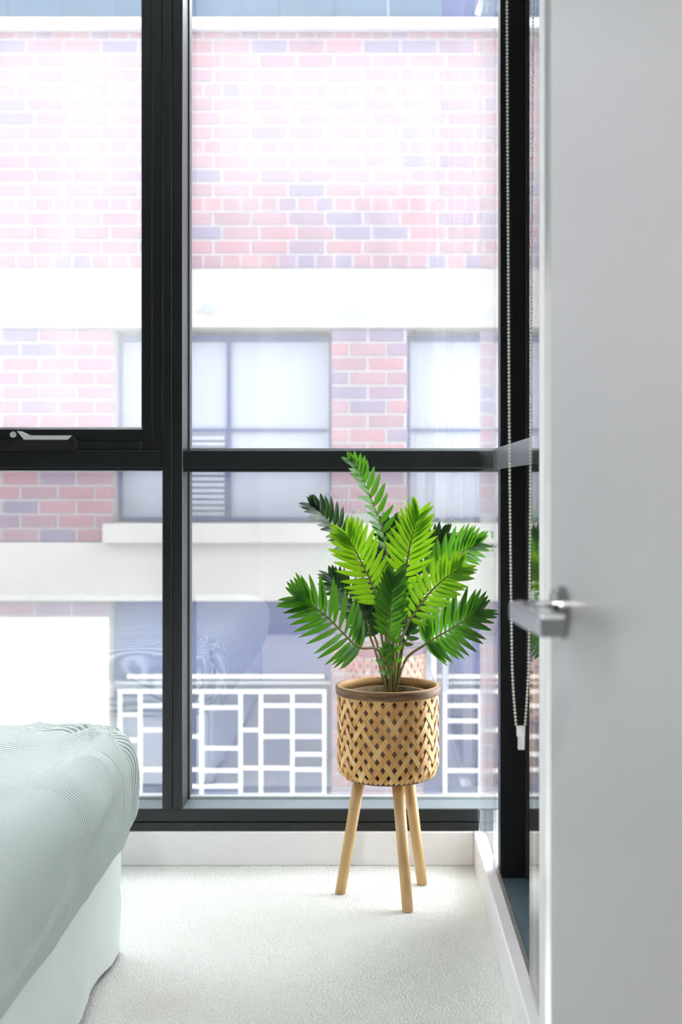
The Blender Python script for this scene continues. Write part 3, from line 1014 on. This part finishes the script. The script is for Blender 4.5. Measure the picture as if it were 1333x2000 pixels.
for px_, py_, s_ in ((180, 621, 1.0), (408, 606, .8), (686, 614, 1.0)):
    c = at(px_, py_, FY - .026)
    pts = []
    for k in range(11):
        a = 2 * PI * k / 11
        rr = s_ * (.075 + .03 * math.sin(k * 2.4 + px_)) 
        pts.append((c.x + rr * math.cos(a), c.z + rr * .62 * math.sin(a)))
    bm = bmesh.new(); add_prism(bm, pts, FY - .0275, FY - .02)
    bm_obj('spalled_patch', bm, M['spall'], bld)

bricks = []                     # (visible?, x, z, width, material index)
def course(x0, x1, z, header, shift, vis=None):
    step = PITCH / 2 if header else PITCH
    x = x0 - (shift * step)
    while x < x1 - .01:
        a, b = max(x, x0), min(x + step - J, x1)
        if b - a > .03:
            px = VX + (a + b) / 2 * F / FY
            py = VY - (z - EYE) * F / FY
            hidden = px < -60 or px > 985 or (px > 278 and px < 360 and (b - a) * F / FY < 60 and py < 880) or py < -10
            bricks.append((not hidden, a, b, z))
        x += step
rows = int((zt - zb) / COURSE)
for r in range(rows + 1):
    z = zb + r * COURSE + J
    if z + COURSE - J > zt + .075: break
    hdr = (r % 4 == 0)
    course(FX0 + (0.06 if r % 2 else 0), FX1, z, hdr, .5 if r % 2 else 0.0)
# piers between the windows
PIERS = [(fx(648), fx(796), fz(641), fz(1022)), (FX0, fx(222), fz(641), fz(1056)), (fx(1226), FX1, fz(641), fz(1022)),
         (fx(648), fx(828), -3.2, fz(1176)), (FX0, fx(213), -3.2, fz(1176)), (fx(1230), FX1, -3.2, fz(1176))]
for k, (x0, x1, z1, z0) in enumerate([(p[0], p[1], p[2], p[3]) for p in PIERS]):
    lo, hi = min(z0, z1), max(z0, z1)
    if k == 4:
        box('glare_panel', (x0, FY - .012, lo), (x1, FY + .02, fz(1206)), M['plinthglare'], bld, .003)  # pale panel stands for the bed's reflected glare over this pier
    box('pier_core', (x0 + .004, FY + .003, lo), (x1 - .004, FY + .30, hi), M['mortar'], bld)
    r = 0
    z = hi - COURSE
    while z > lo - .02 and z > (-1.4 if k != 4 else fz(1205)):
        # bond reckoned from the pier's left corner, or from its right corner on the left pier
        if k in (1, 4):
            xs, sh = x1, (0 if r % 2 == 0 else .5)
            x = xs + sh * PITCH
            while x > x0 + .02:
                a, b = max(x - PITCH + J / 2, x0), min(x - J / 2, xs)
                if b - a > .03:
                    px = VX + (a + b) / 2 * F / FY
                    bricks.append((px > -60 and VY - (z - EYE) * F / FY < 1500, a, b, z + J / 2))
                x -= PITCH
        else:
            course(x0, x1, z + J / 2, False, 0.5 if r % 2 else 0.0)
        z -= COURSE
        r += 1
vis = [b for b in bricks if b[0]]
vis.sort(key=lambda b: -(b[2] - b[1]) - (.5 if b[3] < fz(660) else 0))
single, rest = vis[:300], vis[300:] + [b for b in bricks if not b[0]]
cache = {}
rng = random.Random(3)
def brick_box(bm, a, b, z, mi=0):
    add_box(bm, (a, FY - rng.choice((0, .002, .004)), z), (b, FY + .02, z + COURSE - J), 0, mat=mi)
def pick(a, z):
    return rng.choice((0, 0, 1, 1, 2, 3, 4, 5, 5))
for (_, a, b, z) in single:
    mi = pick(a, z)
    wd = round(b - a, 2)
    if (wd, mi) not in cache:
        bm = bmesh.new(); add_box(bm, (-wd / 2, -.004, 0), (wd / 2, .02, COURSE - J), .004)
        me = bpy.data.meshes.new('brick'); bm.to_mesh(me); bm.free(); me.materials.append(M['brick'][mi])
        cache[(wd, mi)] = me
    o = bpy.data.objects.new('brick', cache[(wd, mi)])
    COL.objects.link(o)
    o.parent = bld
    o.matrix_parent_inverse = parent_inv(bld)
    o.location = ((a + b) / 2, FY - rng.uniform(0, .003), z)
bm = bmesh.new()
for (_, a, b, z) in rest: brick_box(bm, a, b, z, pick(a, z))
o = bm_obj('brickwork', bm, M['brick'], bld)
o['kind'] = 'stuff'

# upper windows: frame, panes
def bwindow(x0, x1, y0, y1, verts, hbar, louvre=None):
    Yw = FY + .17
    fr = bmesh.new()
    t = .022
    X0, X1, Z0, Z1 = fx(x0), fx(x1), fz(y1), fz(y0)
    add_box(fr, (X0, Yw - .03, Z0), (X0 + t, Yw + .02, Z1)); add_box(fr, (X1 - t, Yw - .03, Z0), (X1, Yw + .02, Z1))
    add_box(fr, (X0, Yw - .03, Z1 - .035), (X1, Yw + .02, Z1)); add_box(fr, (X0, Yw - .03, Z0), (X1, Yw + .02, Z0 + t))
    w_ = bm_obj('window', fr, M['bluewin'], bld)
    cuts = [X0 + t] + [fx(v) for v in verts] + [X1 - t]
    for v in verts:
        box('window_mullion', (fx(v) - .010, Yw - .028, Z0 + t), (fx(v) + .010, Yw + .02, Z1 - .035), M['bluewin'], w_)
    zb_ = fz(hbar)
    for a, b in zip(cuts[:-1], cuts[1:]):
        box('window_bar', (a + .01, Yw - .026, zb_ - .008), (b - .01, Yw + .02, zb_ + .008), M['bluewin'], w_)
        box('window_pane', (a, Yw + .0, zb_ + .008), (b, Yw + .012, Z1 - .035), M['blind'], w_)
        box('window_pane', (a, Yw + .0, Z0 + t), (b, Yw + .012, zb_ - .008), M['blind'], w_)
bwindow(222, 648, 650, 1018, [330, 441], 838)
bwindow(796, 1226, 650, 1018, [1010, 1118], 838)
for x0, x1 in ((222, 648), (796, 1226)):
    box('window_recess', (fx(x0), FY + .19, fz(1022)), (fx(x1), FY + .30, fz(641)), M['mortar'], bld)
# louvre blades in the small lower light
for k in range(14):
    y_ = 850 + k * 11.6
    bm = bmesh.new()
    c = (fx(372) + fx(436)) / 2
    add_box(bm, (fx(340), FY + .142, fz(y_ + 8)), (fx(433), FY + .155, fz(y_)), .001)
    bm_obj('louvre_blade', bm, M['blind'], bld)
# window ledge and render below it
box('window_ledge', (fx(206), FY - .09, fz(1060)), (FX1, FY + .30, fz(1022)), M['render'], bld, .006)
box('render_band', (FX0, FY - .02, fz(1174)), (FX1, FY + .30, fz(1059)), M['render'], bld, .004)
# ground-floor openings: indigo glazing with rails and a white geometric grille
def lower(x0, x1):
    Yw = FY + .14
    box('shopfront_glass', (fx(x0), Yw, -3.2), (fx(x1), Yw + .02, fz(1174)), M['indigo'], bld)
    box('shopfront_rail', (fx(x0 + 28), Yw - .03, fz(1331)), (fx(x1 - 16), Yw, fz(1323)), M['whitemetal'], bld)
    box('shopfront_rail', (fx(x0 + 4), Yw - .04, fz(1342)), (fx(x1 - 2), Yw, fz(1336)), M['blind'], bld)
lower(213, 648)
lower(828, 1230)
def grille(xs, top, hs, name):
    Yg = FY + .06
    g = empty(name, (fx(xs[0]), Yg, fz(1600)))
    WL[g.name] = Vector(g.location)
    g.parent = bld
    g.matrix_parent_inverse = parent_inv(bld)
    t = .0125
    for x in xs:
        box('grille_bar', (fx(x) - t, Yg, -1.6), (fx(x) + t, Yg + .025, fz(top)), M['whitemetal'], g)
    box('grille_bar', (fx(xs[0]) - t, Yg - .002, fz(top) - t), (fx(xs[-1]) + t, Yg + .027, fz(top) + t), M['whitemetal'], g)
    for (i, ys) in enumerate(hs):
        for y in ys:
            box('grille_bar', (fx(xs[i]), Yg + .002, fz(y) - t), (fx(xs[i + 1]), Yg + .023, fz(y) + t), M['whitemetal'], g)
grille([230, 270, 330, 391, 468, 508, 570, 633], 1354,
       [[1400, 1450, 1508, 1560], [1382, 1430, 1508, 1560], [1382, 1443, 1508, 1541], [1386, 1466, 1510, 1541], [1430, 1505, 1560], [1382, 1443, 1505, 1560], [1382, 1443, 1478, 1508, 1560]], 'grille')
grille([871, 941, 982, 1040, 1100, 1160, 1215], 1354,
       [[1382, 1412, 1444, 1510, 1560], [1430, 1510, 1560], [1382, 1443, 1505, 1560], [1386, 1466, 1510], [1430, 1505], [1382, 1443, 1505]], 'grille')
box('frame_post', (fx(866), FY + .05, fz(1354)), (fx(877), FY + .10, fz(1176)), M['blind'], bld)
